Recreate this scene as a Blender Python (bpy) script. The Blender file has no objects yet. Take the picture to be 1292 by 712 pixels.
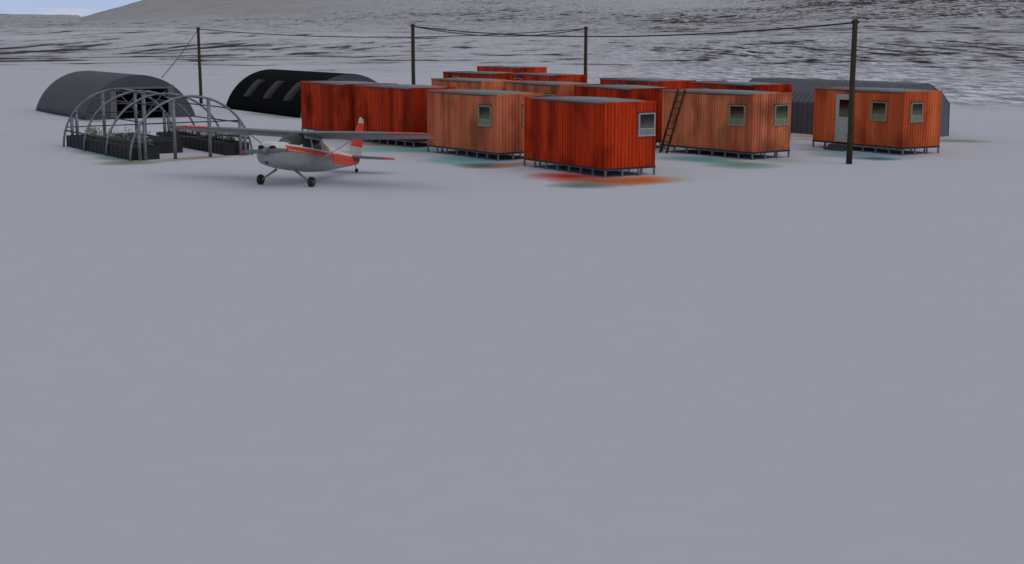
import bpy, bmesh, math, random
import numpy as np
from mathutils import Vector, Matrix
R = math.radians
rnd = random.Random(7)
scene = bpy.context.scene
C = scene.collection
F_PX, PITCH, CAM_H = 1736.2, 0.17905, 5.5315
PW, PH = 1292.0, 712.0

# ------------------------------------------------------------------ helpers
def gp(u, v, z=0.0):
    """photo pixel -> point on the horizontal plane z (used only to read off real positions)"""
    a = (u - PW/2)/F_PX; b = (PH/2 - v)/F_PX
    dx = a; dy = math.cos(PITCH) + b*math.sin(PITCH); dz = -math.sin(PITCH) + b*math.cos(PITCH)
    t = (z - CAM_H)/dz
    return Vector((dx*t, dy*t, z))

def tag(o, label=None, cat=None, group=None, kind=None):
    if label: o['label'] = label
    if cat: o['category'] = cat
    if group: o['group'] = group
    if kind: o['kind'] = kind
    return o

def empty(name, loc, rz=0.0):
    o = bpy.data.objects.new(name, None); C.objects.link(o)
    o.empty_display_size = 0.3
    o.location = loc; o.rotation_euler = (0, 0, rz)
    return o

def box(bm, x0, x1, y0, y1, z0, z1, mi=0):
    vs = [bm.verts.new(p) for p in ((x0,y0,z0),(x1,y0,z0),(x1,y1,z0),(x0,y1,z0),(x0,y0,z1),(x1,y0,z1),(x1,y1,z1),(x0,y1,z1))]
    for f in ((0,3,2,1),(4,5,6,7),(0,1,5,4),(1,2,6,5),(2,3,7,6),(3,0,4,7)):
        fc = bm.faces.new([vs[i] for i in f]); fc.material_index = mi
    return vs

def tube(bm, pts, rad, n=8, cap=True, mi=0):
    pts = [Vector(p) for p in pts]
    rads = rad if isinstance(rad, (list, tuple)) else [rad]*len(pts)
    rings = []
    t0 = (pts[1]-pts[0]).normalized()
    ref = Vector((0,0,1)) if abs(t0.z) < .9 else Vector((1,0,0))
    for i, p in enumerate(pts):
        t = (pts[min(i+1,len(pts)-1)] - pts[max(i-1,0)]).normalized()
        s = t.cross(ref)
        if s.length < 1e-4: s = t.cross(Vector((0,1,0)))
        s.normalize(); q = s.cross(t).normalized()
        rings.append([bm.verts.new(p + rads[i]*(math.cos(2*math.pi*k/n)*s + math.sin(2*math.pi*k/n)*q)) for k in range(n)])
    for a, b in zip(rings, rings[1:]):
        for k in range(n):
            f = bm.faces.new((a[k], a[(k+1)%n], b[(k+1)%n], b[k])); f.smooth = True; f.material_index = mi
    if cap:
        bm.faces.new(rings[0][::-1]).material_index = mi; bm.faces.new(rings[-1]).material_index = mi
    return rings

def prism(bm, poly, d0, d1, axis='y', mi=0):
    """extrude a 2-D outline (list of (p,q)) along an axis"""
    def mk(p, q, d):
        return (p, d, q) if axis == 'y' else ((d, p, q) if axis == 'x' else (p, q, d))
    a = [bm.verts.new(mk(p, q, d0)) for p, q in poly]; b = [bm.verts.new(mk(p, q, d1)) for p, q in poly]
    n = len(poly)
    bm.faces.new(a).material_index = mi; bm.faces.new(b[::-1]).material_index = mi
    for i in range(n):
        bm.faces.new((a[i], b[i], b[(i+1)%n], a[(i+1)%n])).material_index = mi

def finish(name, bm, mat, parent=None, recalc=True, loc=None):
    if recalc: bmesh.ops.recalc_face_normals(bm, faces=bm.faces)
    me = bpy.data.meshes.new(name); bm.to_mesh(me); bm.free()
    for m in (mat if isinstance(mat, (list, tuple)) else [mat]): me.materials.append(m)
    return inst(name, me, parent, loc)

def inst(name, me, parent=None, loc=None, rot=None):
    o = bpy.data.objects.new(name, me); C.objects.link(o)
    if parent: o.parent = parent
    if loc is not None: o.location = loc
    if rot is not None: o.rotation_euler = rot
    return o

CACHE = {}
def part(name, key, build, mat, parent, loc=None, rot=None):
    if key not in CACHE:
        bm = bmesh.new(); build(bm); bmesh.ops.recalc_face_normals(bm, faces=bm.faces)
        me = bpy.data.meshes.new(name); bm.to_mesh(me); bm.free()
        for m in (mat if isinstance(mat, (list, tuple)) else [mat]): me.materials.append(m)
        CACHE[key] = me
    return inst(name, CACHE[key], parent, loc, rot)

# ------------------------------------------------------------------ materials
class NT:
    def __init__(s, name):
        s.m = bpy.data.materials.new(name); s.m.use_nodes = True
        s.t = s.m.node_tree; s.b = s.t.nodes['Principled BSDF']
    def n(s, typ, **kw):
        nd = s.t.nodes.new(typ)
        for k, v in kw.items():
            if hasattr(nd, k): setattr(nd, k, v)
            else: nd.inputs[k.replace('_', ' ')].default_value = v
        return nd
    def l(s, a, b): s.t.links.new(a, b)
    def math(s, op, a, b=None, c=None, clamp=False):
        nd = s.t.nodes.new('ShaderNodeMath'); nd.operation = op; nd.use_clamp = clamp
        for i, x in enumerate((a, b, c)):
            if x is None: continue
            if isinstance(x, (int, float)): nd.inputs[i].default_value = x
            else: s.l(x, nd.inputs[i])
        return nd.outputs[0]
    def mix(s, fac, a, b, blend='MIX'):
        nd = s.t.nodes.new('ShaderNodeMix'); nd.data_type = 'RGBA'; nd.blend_type = blend
        for k, x in ((0, fac), (6, a), (7, b)):
            if isinstance(x, (int, float)): nd.inputs[k].default_value = x
            elif isinstance(x, tuple): nd.inputs[k].default_value = (*x[:3], 1)
            else: s.l(x, nd.inputs[k])
        return nd.outputs[2]
    def ramp(s, x, pts):
        nd = s.t.nodes.new('ShaderNodeValToRGB'); cr = nd.color_ramp
        while len(cr.elements) < len(pts): cr.elements.new(.5)
        for e, (p, c) in zip(cr.elements, pts):
            e.position = p; e.color = (c, c, c, 1) if isinstance(c, (int, float)) else (*c, 1)
        s.l(x, nd.inputs[0]); return nd.outputs[0]
    def coords(s, scale=(1,1,1), kind='Object', loc=(0,0,0), rot=(0,0,0)):
        tc = s.t.nodes.new('ShaderNodeTexCoord'); mp = s.t.nodes.new('ShaderNodeMapping')
        mp.inputs['Scale'].default_value = scale; mp.inputs['Location'].default_value = loc; mp.inputs['Rotation'].default_value = rot
        s.l(tc.outputs[kind], mp.inputs[0]); return mp.outputs[0]
    def noise(s, vec, scale=5, detail=4, rough=.5, w=None, dist=0):
        nd = s.t.nodes.new('ShaderNodeTexNoise')
        if w is not None:
            nd.noise_dimensions = '4D'; s.l(w, nd.inputs['W'])
        nd.inputs['Scale'].default_value = scale; nd.inputs['Detail'].default_value = detail
        nd.inputs['Roughness'].default_value = rough; nd.inputs['Distortion'].default_value = dist
        s.l(vec, nd.inputs['Vector']); return nd.outputs['Fac']
    def bump(s, h, strength=.3, dist=.02):
        nd = s.t.nodes.new('ShaderNodeBump'); nd.inputs['Strength'].default_value = strength
        nd.inputs['Distance'].default_value = dist; s.l(h, nd.inputs['Height']); s.l(nd.outputs[0], s.b.inputs['Normal'])
    def col(s, c):
        if isinstance(c, tuple): s.b.inputs['Base Color'].default_value = (*c, 1)
        else: s.l(c, s.b.inputs['Base Color'])
    def set(s, rough=.6, metal=0, spec=.5):
        s.b.inputs['Roughness'].default_value = rough; s.b.inputs['Metallic'].default_value = metal
        s.b.inputs['Specular IOR Level'].default_value = spec

def simple(name, c, rough=.6, metal=0, var=.15, scale=4, spec=.4, stretch=(1,1,1), bump=0):
    t = NT(name); t.set(rough, metal, spec)
    v = t.coords(stretch); n = t.noise(v, scale, 6, .6)
    n2 = t.noise(v, scale*6, 3, .6)
    k = t.math('ADD', t.math('MULTIPLY', n, .7), t.math('MULTIPLY', n2, .3))
    f = t.ramp(k, [(.3, 1-var*1.6), (.7, 1+var)])
    t.col(t.mix(1.0, c, f, 'MULTIPLY'))
    r = t.math('ADD', t.math('MULTIPLY', n2, .2), rough-.1); t.l(r, t.b.inputs['Roughness'])
    if bump: t.bump(n2, bump, .02)
    return t.m

def cabin_mat(name, base, light, dark, blotch, seam):
    """painted corrugated cladding: board-to-board tone, seams, weather blotches, rust runs"""
    t = NT(name); t.set(.72, 0, .08)
    oi = t.t.nodes.new('ShaderNodeObjectInfo'); w = t.math('MULTIPLY', oi.outputs['Random'], 40)
    tc = t.t.nodes.new('ShaderNodeTexCoord'); sp = t.t.nodes.new('ShaderNodeSeparateXYZ'); t.l(tc.outputs['Object'], sp.inputs[0])
    s = t.math('ADD', sp.outputs[0], sp.outputs[1])           # runs round the wall
    cv = t.t.nodes.new('ShaderNodeCombineXYZ'); t.l(t.math('MULTIPLY', s, 1), cv.inputs[0]); t.l(t.math('MULTIPLY', sp.outputs[2], .03), cv.inputs[2])
    board = t.noise(cv.outputs[0], 9, 4, .8, w=w)
    broad = t.noise(cv.outputs[0], 1.1, 2, .5, w=w)
    c = t.mix(t.ramp(board, [(.38, 0.0), (.60, 1.0)]), base, light)
    gl = t.math('ABSOLUTE', t.math('SUBTRACT', t.math('FRACT', t.math('MULTIPLY', s, 1/.1647)), .5))  # groove shade painted in as a dark line at each rib
    c = t.mix(t.math('MULTIPLY', t.ramp(gl, [(.0, 1.0), (.16, 0.0)]), .38), c, dark)
    c = t.mix(t.ramp(broad, [(.45, 0.0), (.6, .75)]), c, dark)
    sm = t.math('ABSOLUTE', t.math('SUBTRACT', t.math('FRACT', t.math('MULTIPLY', t.math('ADD', s, .35), 1/1.22)), .5))
    c = t.mix(t.math('MULTIPLY', t.ramp(sm, [(.0, 1.0), (.035, 0.0)]), seam), c, dark)
    v2 = t.coords((1, 1, .7))
    b = t.noise(v2, .85, 2, .4, w=w)
    c = t.mix(t.math('MULTIPLY', t.ramp(b, [(.50, 0.0), (.70, 1.0)]), blotch), c, tuple(x*.16 for x in base))
    cr = t.t.nodes.new('ShaderNodeCombineXYZ'); t.l(s, cr.inputs[0]); t.l(t.math('MULTIPLY', sp.outputs[2], .12), cr.inputs[2])
    runs = t.noise(cr.outputs[0], 9, 4, .6, w=w)
    low = t.ramp(sp.outputs[2], [(.3, 1.0), (.95, .0)])
    c = t.mix(t.math('MULTIPLY', t.math('MULTIPLY', t.ramp(runs, [(.42, 0.0), (.65, 1.0)]), low), .45), c, tuple(x*.25 for x in base))
    t.col(c)
    t.bump(t.noise(cr.outputs[0], 30, 3, .6, w=w), .15, .01)
    return t.m

M = {}
M['red'] = cabin_mat('painted red cladding', (.45,.030,.007), (.66,.070,.016), (.22,.016,.005), .75, .6)
M['tan'] = cabin_mat('weathered orange cladding', (.62,.175,.085), (.72,.27,.125), (.44,.092,.052), .55, .45)
M['orange'] = cabin_mat('bright orange cladding', (.66,.135,.042), (.78,.21,.07), (.45,.07,.028), .6, .55)
M['roof'] = simple('grey roof sheet', (.17,.195,.215), .6, 0, .25, 1.2)
M['frame_dark'] = simple('dark blue skirting', (.018,.02,.036), .6, 0, .2, 3)
M['stilt'] = simple('blue grey steel', (.19,.21,.29), .55, 0, .25, 8)
M['eave'] = simple('dark hood and eave shade', (.03,.035,.045), .6)
M['win_frame_grey'] = simple('grey window paint', (.32,.35,.37), .5, 0, .12, 8)
M['win_frame_green'] = simple('pale green window paint', (.27,.285,.205), .5, 0, .2, 8)
M['door_paint'] = simple('pale green door paint', (.42,.47,.42), .55, 0, .15, 6)
M['step'] = simple('dark grating', (.07,.08,.085), .75, 0, .3, 12)
def glass(name, dark, pale, amount):
    t = NT(name); t.set(.12, 0, .5)
    v = t.coords((1,1,1), 'Generated')
    g = t.noise(t.coords((1.4,1.4,1.4)), .9, 3, .6)
    sp = t.t.nodes.new('ShaderNodeSeparateXYZ'); t.l(v, sp.inputs[0])
    # reflection gradient painted into the pane: paler low, blacker high
    k = t.math('ADD', t.math('MULTIPLY', sp.outputs[2], -.55), t.math('MULTIPLY', g, .9))
    f = t.ramp(k, [(.0, 0.0), (.42, 1.0)])
    t.col(t.mix(t.math('MULTIPLY', f, amount), dark, pale)); t.l(t.math('ADD', t.math('MULTIPLY', f, .4), .1), t.b.inputs['Roughness'])
    return t.m
M['glass_grey'] = glass('dark grey glass', (.006,.006,.007), (.12,.13,.14), .6)
M['glass_green'] = glass('dark green glass', (.006,.008,.004), (.13,.15,.09), .75)
M['glass_low_grey'] = simple('frosted lower glass', (.22,.24,.25), .35, 0, .2, 3)
M['glass_low_green'] = simple('frosted green lower glass', (.2,.22,.16), .35, 0, .2, 3)
M['shell_grey'] = simple('dull dark steel sheet', (.058,.070,.084), .55, .0, .22, .8, spec=.25, stretch=(1,1,.4))
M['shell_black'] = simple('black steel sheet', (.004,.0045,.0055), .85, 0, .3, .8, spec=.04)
M['shell_mid'] = simple('mid grey steel sheet', (.115,.13,.15), .5, 0, .2, .8, spec=.4)
def banded(name, c, pitch, lo, rough=.55):
    t = NT(name); t.set(rough, 0, .25)
    tc = t.t.nodes.new('ShaderNodeTexCoord'); sp = t.t.nodes.new('ShaderNodeSeparateXYZ'); t.l(tc.outputs['Object'], sp.inputs[0])
    cv = t.t.nodes.new('ShaderNodeCombineXYZ'); t.l(sp.outputs[1], cv.inputs[0])
    k = t.noise(cv.outputs[0], 1/pitch, 2, .5)
    wv = t.math('ADD', t.math('MULTIPLY', t.math('SINE', t.math('MULTIPLY', sp.outputs[1], 2*math.pi/pitch)), .5), .5)  # rib shading painted in as a light and dark wave
    m = t.math('ADD', t.math('MULTIPLY', wv, .6), t.math('MULTIPLY', k, .5))
    n = t.noise(t.coords((1, 1, .5)), 2, 5, .6)
    col = t.mix(1.0, c, t.ramp(m, [(.2, lo), (.8, 1.12)]), 'MULTIPLY')
    t.col(t.mix(1.0, col, t.ramp(n, [(.3, .88), (.7, 1.08)]), 'MULTIPLY')); return t.m
M['shell_grey'] = banded('dull dark steel sheet', (.036,.045,.056), 1.31, .48)
M['shell_mid'] = banded('mid grey steel sheet', (.10,.113,.135), .397, .66)
M['end_grey'] = simple('grey end wall sheet', (.052,.063,.076), .6, 0, .15, .6)
M['end_wall_dark'] = simple('dark end wall sheet', (.05,.06,.068), .6, 0, .2, .6)
M['end_mid'] = simple('grey blue end wall sheet', (.10,.115,.135), .6, 0, .12, .6)
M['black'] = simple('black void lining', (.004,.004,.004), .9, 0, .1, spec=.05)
M['door_grey'] = simple('grey door steel', (.11,.115,.125), .55, 0, .15, 3)
M['skylight'] = simple('smoked skylight sheet', (.0065,.007,.0085), .7, 0, .5, 1.5)
M['galv'] = simple('galvanised tube', (.19,.2,.25), .45, .35, .25, 4)
M['purlin'] = simple('dark purlin steel', (.045,.045,.055), .6, .2, .2, 4)
M['bed'] = simple('dark stained boards', (.018,.020,.025), .75, 0, .45, 3, stretch=(1,1,.15), bump=.3)
M['soil'] = simple('peaty soil', (.020,.022,.012), .95, 0, .6, 6, bump=.8)
M['timber'] = simple('olive creosoted timber', (.040,.034,.012), .85, 0, .5, 9, stretch=(1,1,.2), bump=.4)
M['wire'] = simple('black cable', (.006,.006,.006), .6)
M['rubber'] = simple('worn black rubber', (.022,.022,.017), .85, 0, .5, 9, bump=.4)
M['air_white'] = simple('aircraft white paint', (.46,.48,.48), .35, 0, .12, 1.5)
M['air_wing'] = simple('grey aircraft skin', (.17,.172,.185), .5, 0, .12, 1.5)
M['air_red'] = simple('aircraft red paint', (.62,.06,.03), .35, 0, .12, 2)
M['air_tip'] = simple('aircraft wing tip red', (.46,.035,.035), .4, 0, .12, 2)
M['air_glass'] = simple('tinted acrylic', (.018,.030,.025), .2, 0, .3, 2, spec=.25)
M['air_pale_glass'] = simple('sun faded acrylic', (.34,.35,.27), .2, 0, .2, 2)
M['air_black'] = simple('black cowl intake', (.006,.006,.006), .7)
M['leg_steel'] = simple('painted gear steel', (.2,.2,.23), .4, .3)
def air_body():
    t = NT('aircraft body paint'); t.set(.35, 0, .45)
    v = t.coords((1,1,1)); n = t.noise(v, 1.6, 5, .6)
    tc = t.t.nodes.new('ShaderNodeTexCoord'); sp = t.t.nodes.new('ShaderNodeSeparateXYZ'); t.l(tc.outputs['Object'], sp.inputs[0])
    # bare metal belly below the stripe, white above
    f = t.ramp(t.math('ADD', sp.outputs[2], t.math('MULTIPLY', n, .12)), [(.0, 0.0), (1.0, 1.0)])
    low = t.mix(n, (.17,.20,.21), (.29,.32,.32))
    hi = t.mix(n, (.52,.53,.51), (.66,.66,.63))
    seam = t.ramp(t.math('ABSOLUTE', t.math('SUBTRACT', t.math('FRACT', t.math('MULTIPLY', sp.outputs[0], 1.25)), .5)), [(0.0, .55), (.018, 1.0)])
    sel = t.math('GREATER_THAN', sp.outputs[2], 1.29)
    c = t.mix(sel, low, hi)
    t.col(t.mix(1.0, c, seam, 'MULTIPLY')); return t.m
M['air_body'] = air_body()

# ---- ground / hills
CONTACT_SHADES = []   # painted contact shadows: (x, y, half-width, half-depth, angle, colour, strength)
def contact_shade(u, v, hw_px, hv_px, col, k=.8, slope=0):
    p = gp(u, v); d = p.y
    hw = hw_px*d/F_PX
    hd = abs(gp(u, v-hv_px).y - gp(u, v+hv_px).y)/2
    # direction of the shade patch on the ground, read from its slope
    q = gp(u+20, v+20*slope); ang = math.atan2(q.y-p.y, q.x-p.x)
    CONTACT_SHADES.append((p.x, p.y, 1.3*hw/max(.25, math.cos(ang)), 1.9*hd*math.cos(ang), ang, col, min(1.0, k*1.1)))
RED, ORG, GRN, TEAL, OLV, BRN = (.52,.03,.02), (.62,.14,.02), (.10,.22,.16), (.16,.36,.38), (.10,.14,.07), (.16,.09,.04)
contact_shade(718, 222.8, 42, 4.0, RED, 1.0, .07)
contact_shade(766, 228.8, 60, 3.6, (.34,.11,.06), .95, .02)
contact_shade(808, 227.0, 44, 3.4, ORG, 1.0, -.02)
contact_shade(850, 225.5, 26, 2.4, (.40,.40,.20), .35, 0)
contact_shade(735, 234.5, 36, 2.6, (.08,.16,.13), .75, .04)
contact_shade(590, 202, 48, 4.2, (.10,.34,.38), .75, .03)
contact_shade(612, 209, 34, 2.4, (.06,.10,.06), .8, .03)
contact_shade(650, 207.5, 24, 2.2, (.5,.22,.08), .7, -.1)
contact_shade(492, 181.5, 34, 2.2, BRN, .8, .08)
contact_shade(500, 188, 44, 3.2, (.12,.38,.32), .7, .05)
contact_shade(528, 190.5, 24, 1.8, (.10,.30,.2), .6, .05)
contact_shade(880, 201, 42, 2.8, (.10,.30,.30), .8, .06)
contact_shade(935, 208.5, 40, 2.8, (.10,.26,.14), .75, -.03)
contact_shade(915, 205.0, 40, 1.7, (.10,.24,.2), .4, .06)
contact_shade(985, 203.5, 26, 1.8, (.26,.34,.2), .35, -.05)
contact_shade(1088, 196.0, 48, 3.8, (.14,.32,.36), .75, .06)
contact_shade(1106, 200.6, 26, 1.6, (.04,.09,.12), .8, .03)
contact_shade(1036, 189.5, 28, 1.6, (.2,.24,.28), .55, .06)
contact_shade(1205, 177.8, 34, 1.5, (.22,.26,.10), .75, .03)
contact_shade(118, 193.0, 28, 2.0, (.10,.28,.2), .6, .22)
contact_shade(146, 200.0, 26, 2.0, (.08,.26,.16), .7, .2)
contact_shade(162, 205.6, 36, 1.8, (.14,.18,.08), .75, -.01)
contact_shade(252, 199.2, 34, 1.3, (.30,.20,.09), .75, -.06)
contact_shade(215, 202.6, 30, 1.2, (.30,.22,.10), .5, -.06)
contact_shade(75, 143.5, 30, 1.3, (.08,.30,.16), .6, .24)
contact_shade(112, 152.0, 26, 1.1, (.10,.26,.12), .6, .15)
contact_shade(352, 146.5, 46, 1.6, (.14,.28,.14), .65, .12)
contact_shade(1013, 172.2, 22, .9, (.5,.27,.09), .8, .04)
contact_shade(1025, 176, 22, 1.4, (.16,.24,.10), .4, .0)

def snow_material(name, contact_shades):
    t = NT(name); t.set(.9, 0, .0)
    tc = t.t.nodes.new('ShaderNodeTexCoord'); sp = t.t.nodes.new('ShaderNodeSeparateXYZ'); t.l(tc.outputs['Object'], sp.inputs[0])
    x, y, z = sp.outputs
    big = t.noise(t.coords((.012,.012,.012)), 1, 4, .5)
    mid = t.noise(t.coords((.11,.11,.11)), 1, 5, .55)
    fine = t.noise(t.coords((1.3,1.3,1.3)), 1, 5, .7)
    c = t.mix(t.ramp(big, [(.35, 0.0), (.65, 1.0)]), (.522,.545,.600), (.538,.538,.594))
    c = t.mix(1.0, c, t.ramp(mid, [(.3, .99), (.7, 1.008)]), 'MULTIPLY')
    c = t.mix(1.0, c, t.ramp(fine, [(.25, .975), (.75, 1.02)]), 'MULTIPLY')
    tn = t.t.nodes.new('ShaderNodeAttribute'); tn.attribute_name = 'thin'
    veil = t.noise(t.coords((.02,.008,.03)), 1, 6, .6)
    c = t.mix(t.math('MULTIPLY', tn.outputs['Fac'], t.ramp(veil, [(.3, .75), (.7, 1.0)])), c, (.335,.330,.335))
    # bare rock and thin soil breaking through, denser where the sheet's own data says so
    at = t.t.nodes.new('ShaderNodeAttribute'); at.attribute_name = 'rock'
    g = t.t.nodes.new('ShaderNodeAttribute'); g.attribute_name = 'grain'
    sh = t.t.nodes.new('ShaderNodeCombineXYZ')
    t.l(t.math('ADD', x, t.math('MULTIPLY', z, -6.5)), sh.inputs[0]); t.l(t.math('MULTIPLY', y, .85), sh.inputs[1]); t.l(t.math('MULTIPLY', z, .8), sh.inputs[2])
    mp = t.t.nodes.new('ShaderNodeVectorMath'); mp.operation = 'SCALE'; t.l(sh.outputs[0], mp.inputs[0]); mp.inputs['Scale'].default_value = .055
    rk = t.noise(mp.outputs[0], 1, 9, .64, dist=.5)
    bl = t.t.nodes.new('ShaderNodeAttribute'); bl.attribute_name = 'bluff'
    sh3 = t.t.nodes.new('ShaderNodeCombineXYZ')
    t.l(t.math('MULTIPLY', t.math('ADD', x, t.math('MULTIPLY', z, -7.0)), .11), sh3.inputs[0]); t.l(t.math('MULTIPLY', y, .028), sh3.inputs[1])
    bn = t.noise(sh3.outputs[0], 1, 6, .62, dist=.3)
    rk = t.math('ADD', rk, t.math('MULTIPLY', t.math('SUBTRACT', bn, rk), bl.outputs['Fac']))
    sh2 = t.t.nodes.new('ShaderNodeCombineXYZ')
    t.l(t.math('ADD', x, t.math('MULTIPLY', z, -3.5)), sh2.inputs[0]); t.l(t.math('MULTIPLY', y, .18), sh2.inputs[1]); t.l(z, sh2.inputs[2])
    rk2 = t.noise(sh2.outputs[0], .19, 5, .62)
    gf = t.math('MULTIPLY', g.outputs['Fac'], 1.35, clamp=True)
    rk = t.math('ADD', rk, t.math('MULTIPLY', t.math('SUBTRACT', t.math('ADD', t.math('MULTIPLY', rk, .45), t.math('MULTIPLY', rk2, .62)), t.math('ADD', rk, .035)), gf))
    thr = t.math('SUBTRACT', .735, t.math('MULTIPLY', at.outputs['Fac'], .40))
    m = t.math('MULTIPLY', t.math('SUBTRACT', rk, thr), 16.0, clamp=True)
    tint = t.noise(t.coords((.02,.02,.02), loc=(5,2,0)), 1, 4, .6)
    rc = t.mix(t.ramp(tint, [(.4, 0.0), (.6, 1.0)]), (.020,.021,.017), (.050,.040,.033))
    # half-covered ground: grey-brown wash around the patches
    wash = t.math('MULTIPLY', t.math('MULTIPLY', t.math('SUBTRACT', rk, t.math('SUBTRACT', thr, .13)), 6.0, clamp=True), t.ramp(tint, [(.3, .45), (.7, 1.0)]))
    c = t.mix(t.math('MULTIPLY', wash, .52), c, (.225,.205,.195))
    c = t.mix(t.math('MULTIPLY', m, .92), c, rc)
    gr = t.noise(t.coords((.55,.14,.55)), 1, 7, .78)
    c = t.mix(t.math('MULTIPLY', g.outputs['Fac'], 1.0), c, t.mix(1.0, c, t.ramp(gr, [(.45, .30), (.5, .82), (.545, 1.35)]), 'MULTIPLY'))
    # contact shadows with colour bounce, painted into the snow colour
    if contact_shades:
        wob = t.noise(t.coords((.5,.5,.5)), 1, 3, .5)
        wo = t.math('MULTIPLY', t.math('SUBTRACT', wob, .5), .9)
        for (sx, sy, hw, hd, an, col, k) in contact_shades:
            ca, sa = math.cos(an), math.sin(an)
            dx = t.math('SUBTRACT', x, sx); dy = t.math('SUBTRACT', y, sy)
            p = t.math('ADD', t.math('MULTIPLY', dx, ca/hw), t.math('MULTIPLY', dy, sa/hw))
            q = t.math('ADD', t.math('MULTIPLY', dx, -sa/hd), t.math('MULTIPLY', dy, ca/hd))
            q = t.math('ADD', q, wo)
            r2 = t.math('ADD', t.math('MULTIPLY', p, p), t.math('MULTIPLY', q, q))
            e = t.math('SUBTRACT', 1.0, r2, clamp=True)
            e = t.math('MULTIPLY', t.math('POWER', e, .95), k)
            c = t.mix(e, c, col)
    t.col(c)
    t.bump(t.math('ADD', t.math('MULTIPLY', mid, .5), t.math('MULTIPLY', fine, .12)), .04, .3)
    return t.m
M['snow'] = snow_material('snow', CONTACT_SHADES)
M['snow_hill'] = snow_material('snow hill', [])

# ------------------------------------------------------------------ terrain
def vnoise(x, y, seed=0):
    rs = np.random.RandomState(seed); T = rs.rand(256, 256)
    xi = np.floor(x).astype(int); yi = np.floor(y).astype(int)
    fx = x-xi; fy = y-yi; fx = fx*fx*(3-2*fx); fy = fy*fy*(3-2*fy)
    g = lambda a, b: T[a % 256, b % 256]
    return (g(xi,yi)*(1-fx)+g(xi+1,yi)*fx)*(1-fy) + (g(xi,yi+1)*(1-fx)+g(xi+1,yi+1)*fx)*fy
def fbm(x, y, o=5, seed=0):
    s = 0; a = .5; t = 0
    for i in range(o):
        s = s + a*vnoise(x*2**i, y*2**i, seed+i); t += a; a *= .5
    return s/t*2-1

def sm(x, a, b):
    t = np.clip((x-a)/(b-a), 0, 1); return t*t*(3-2*t)

# real heights: rings of distance by bearing.  bearing column -> list of (distance, height)
def hz(r, v): return CAM_H + r*(42.0-v)/F_PX
COLS = {
 -400: [(380,0),(520,hz(520,40)),(900,hz(900,37)),(1600,hz(1600,32)),(2600,hz(2600,31)),(7000,hz(7000,19)),(9000,hz(9000,24))],
 60: [(380,0),(520,hz(520,39.5)),(900,hz(900,36.5)),(1600,hz(1600,32)),(2600,hz(2600,30.6)),(7000,hz(7000,20.5)),(9000,hz(9000,25))],
 100: [(380,0),(520,hz(520,39.5)),(900,hz(900,36)),(1700,hz(1700,31.5)),(3000,hz(3000,30)),(7000,hz(7000,21)),(9000,hz(9000,26))],
 112: [(380,0),(520,hz(520,39.5)),(900,hz(900,36)),(1700,hz(1700,31.5)),(3000,hz(3000,24)),(4200,hz(4200,22)),(9000,hz(9000,30))],
 160: [(380,0),(520,hz(520,40)),(900,hz(900,36)),(1700,hz(1700,31.5)),(3000,hz(3000,15)),(4200,hz(4200,9)),(9000,hz(9000,30))],
 190: [(380,0),(520,hz(520,40)),(900,hz(900,36)),(1700,hz(1700,31.5)),(3000,hz(3000,10)),(4200,hz(4200,0)),(9000,hz(9000,30))],
 300: [(350,0),(520,hz(520,42)),(900,hz(900,36)),(1600,hz(1600,30)),(3000,hz(3000,2)),(4200,hz(4200,-22)),(9000,hz(9000,10))],
 500: [(330,0),(560,hz(560,45.5)),(900,hz(900,42)),(1400,hz(1400,32)),(3000,hz(3000,0)),(4200,hz(4200,-30)),(9000,hz(9000,0))],
 700: [(300,0),(560,hz(560,48)),(900,hz(900,41)),(1400,hz(1400,30)),(2600,hz(2600,8)),(4200,hz(4200,-32)),(9000,hz(9000,0))],
 900: [(280,0),(560,hz(560,49)),(900,hz(900,38)),(1300,hz(1300,28)),(2400,hz(2400,10)),(4200,hz(4200,-30)),(9000,hz(9000,0))],
 1100: [(260,0),(520,hz(520,50)),(800,hz(800,36)),(1100,hz(1100,29.5)),(2400,hz(2400,0)),(4200,hz(4200,-35)),(9000,hz(9000,0))],
 1292: [(260,0),(520,hz(520,52)),(800,hz(800,38)),(1100,hz(1100,28)),(2400,hz(2400,-2)),(4200,hz(4200,-35)),(9000,hz(9000,0))],
 1800: [(260,0),(520,hz(520,52)),(800,hz(800,38)),(1100,hz(1100,28)),(2400,hz(2400,-2)),(4200,hz(4200,-35)),(9000,hz(9000,0))],
}
az_f = np.linspace(R(-27), R(27), 820)
az_c = np.linspace(R(27), R(333), 90)[1:-1]
az = np.concatenate([az_f, az_c])
rr = np.concatenate([np.array([1.5, 6, 12, 20, 30, 42, 56, 72, 88]), np.geomspace(100, 9000, 460)])
azw = np.where(az > math.pi, az-2*math.pi, az)
ucol = PW/2 + np.tan(np.clip(azw, R(-40), R(40)))*F_PX/math.cos(PITCH)*1.0
keys = sorted(COLS)
prof = []
for k in keys:
    rs_ = np.array([0, 60]+[a for a, b in COLS[k]]); hs = np.array([0, 0]+[b for a, b in COLS[k]])
    h = np.interp(np.log(np.maximum(rr, 1)), np.log(np.maximum(rs_, 1)), hs)
    # linear in r between anchors
    h = np.interp(rr, rs_, hs); prof.append(h)
prof = np.array(prof)
Z = np.empty((len(rr), len(az)))
for i in range(len(rr)):
    Z[i] = np.interp(ucol, keys, prof[:, i])
RRm, AZm = np.meshgrid(rr, az, indexing='ij'); UU = np.broadcast_to(ucol, Z.shape)
X = RRm*np.sin(AZm); Y = RRm*np.cos(AZm)
n1 = fbm(X/260+7, Y/420+3, 6, 11); n2 = fbm(X/60+1, Y/110+9, 5, 23); n3 = fbm(X/18, Y/26, 4, 31)
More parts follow.
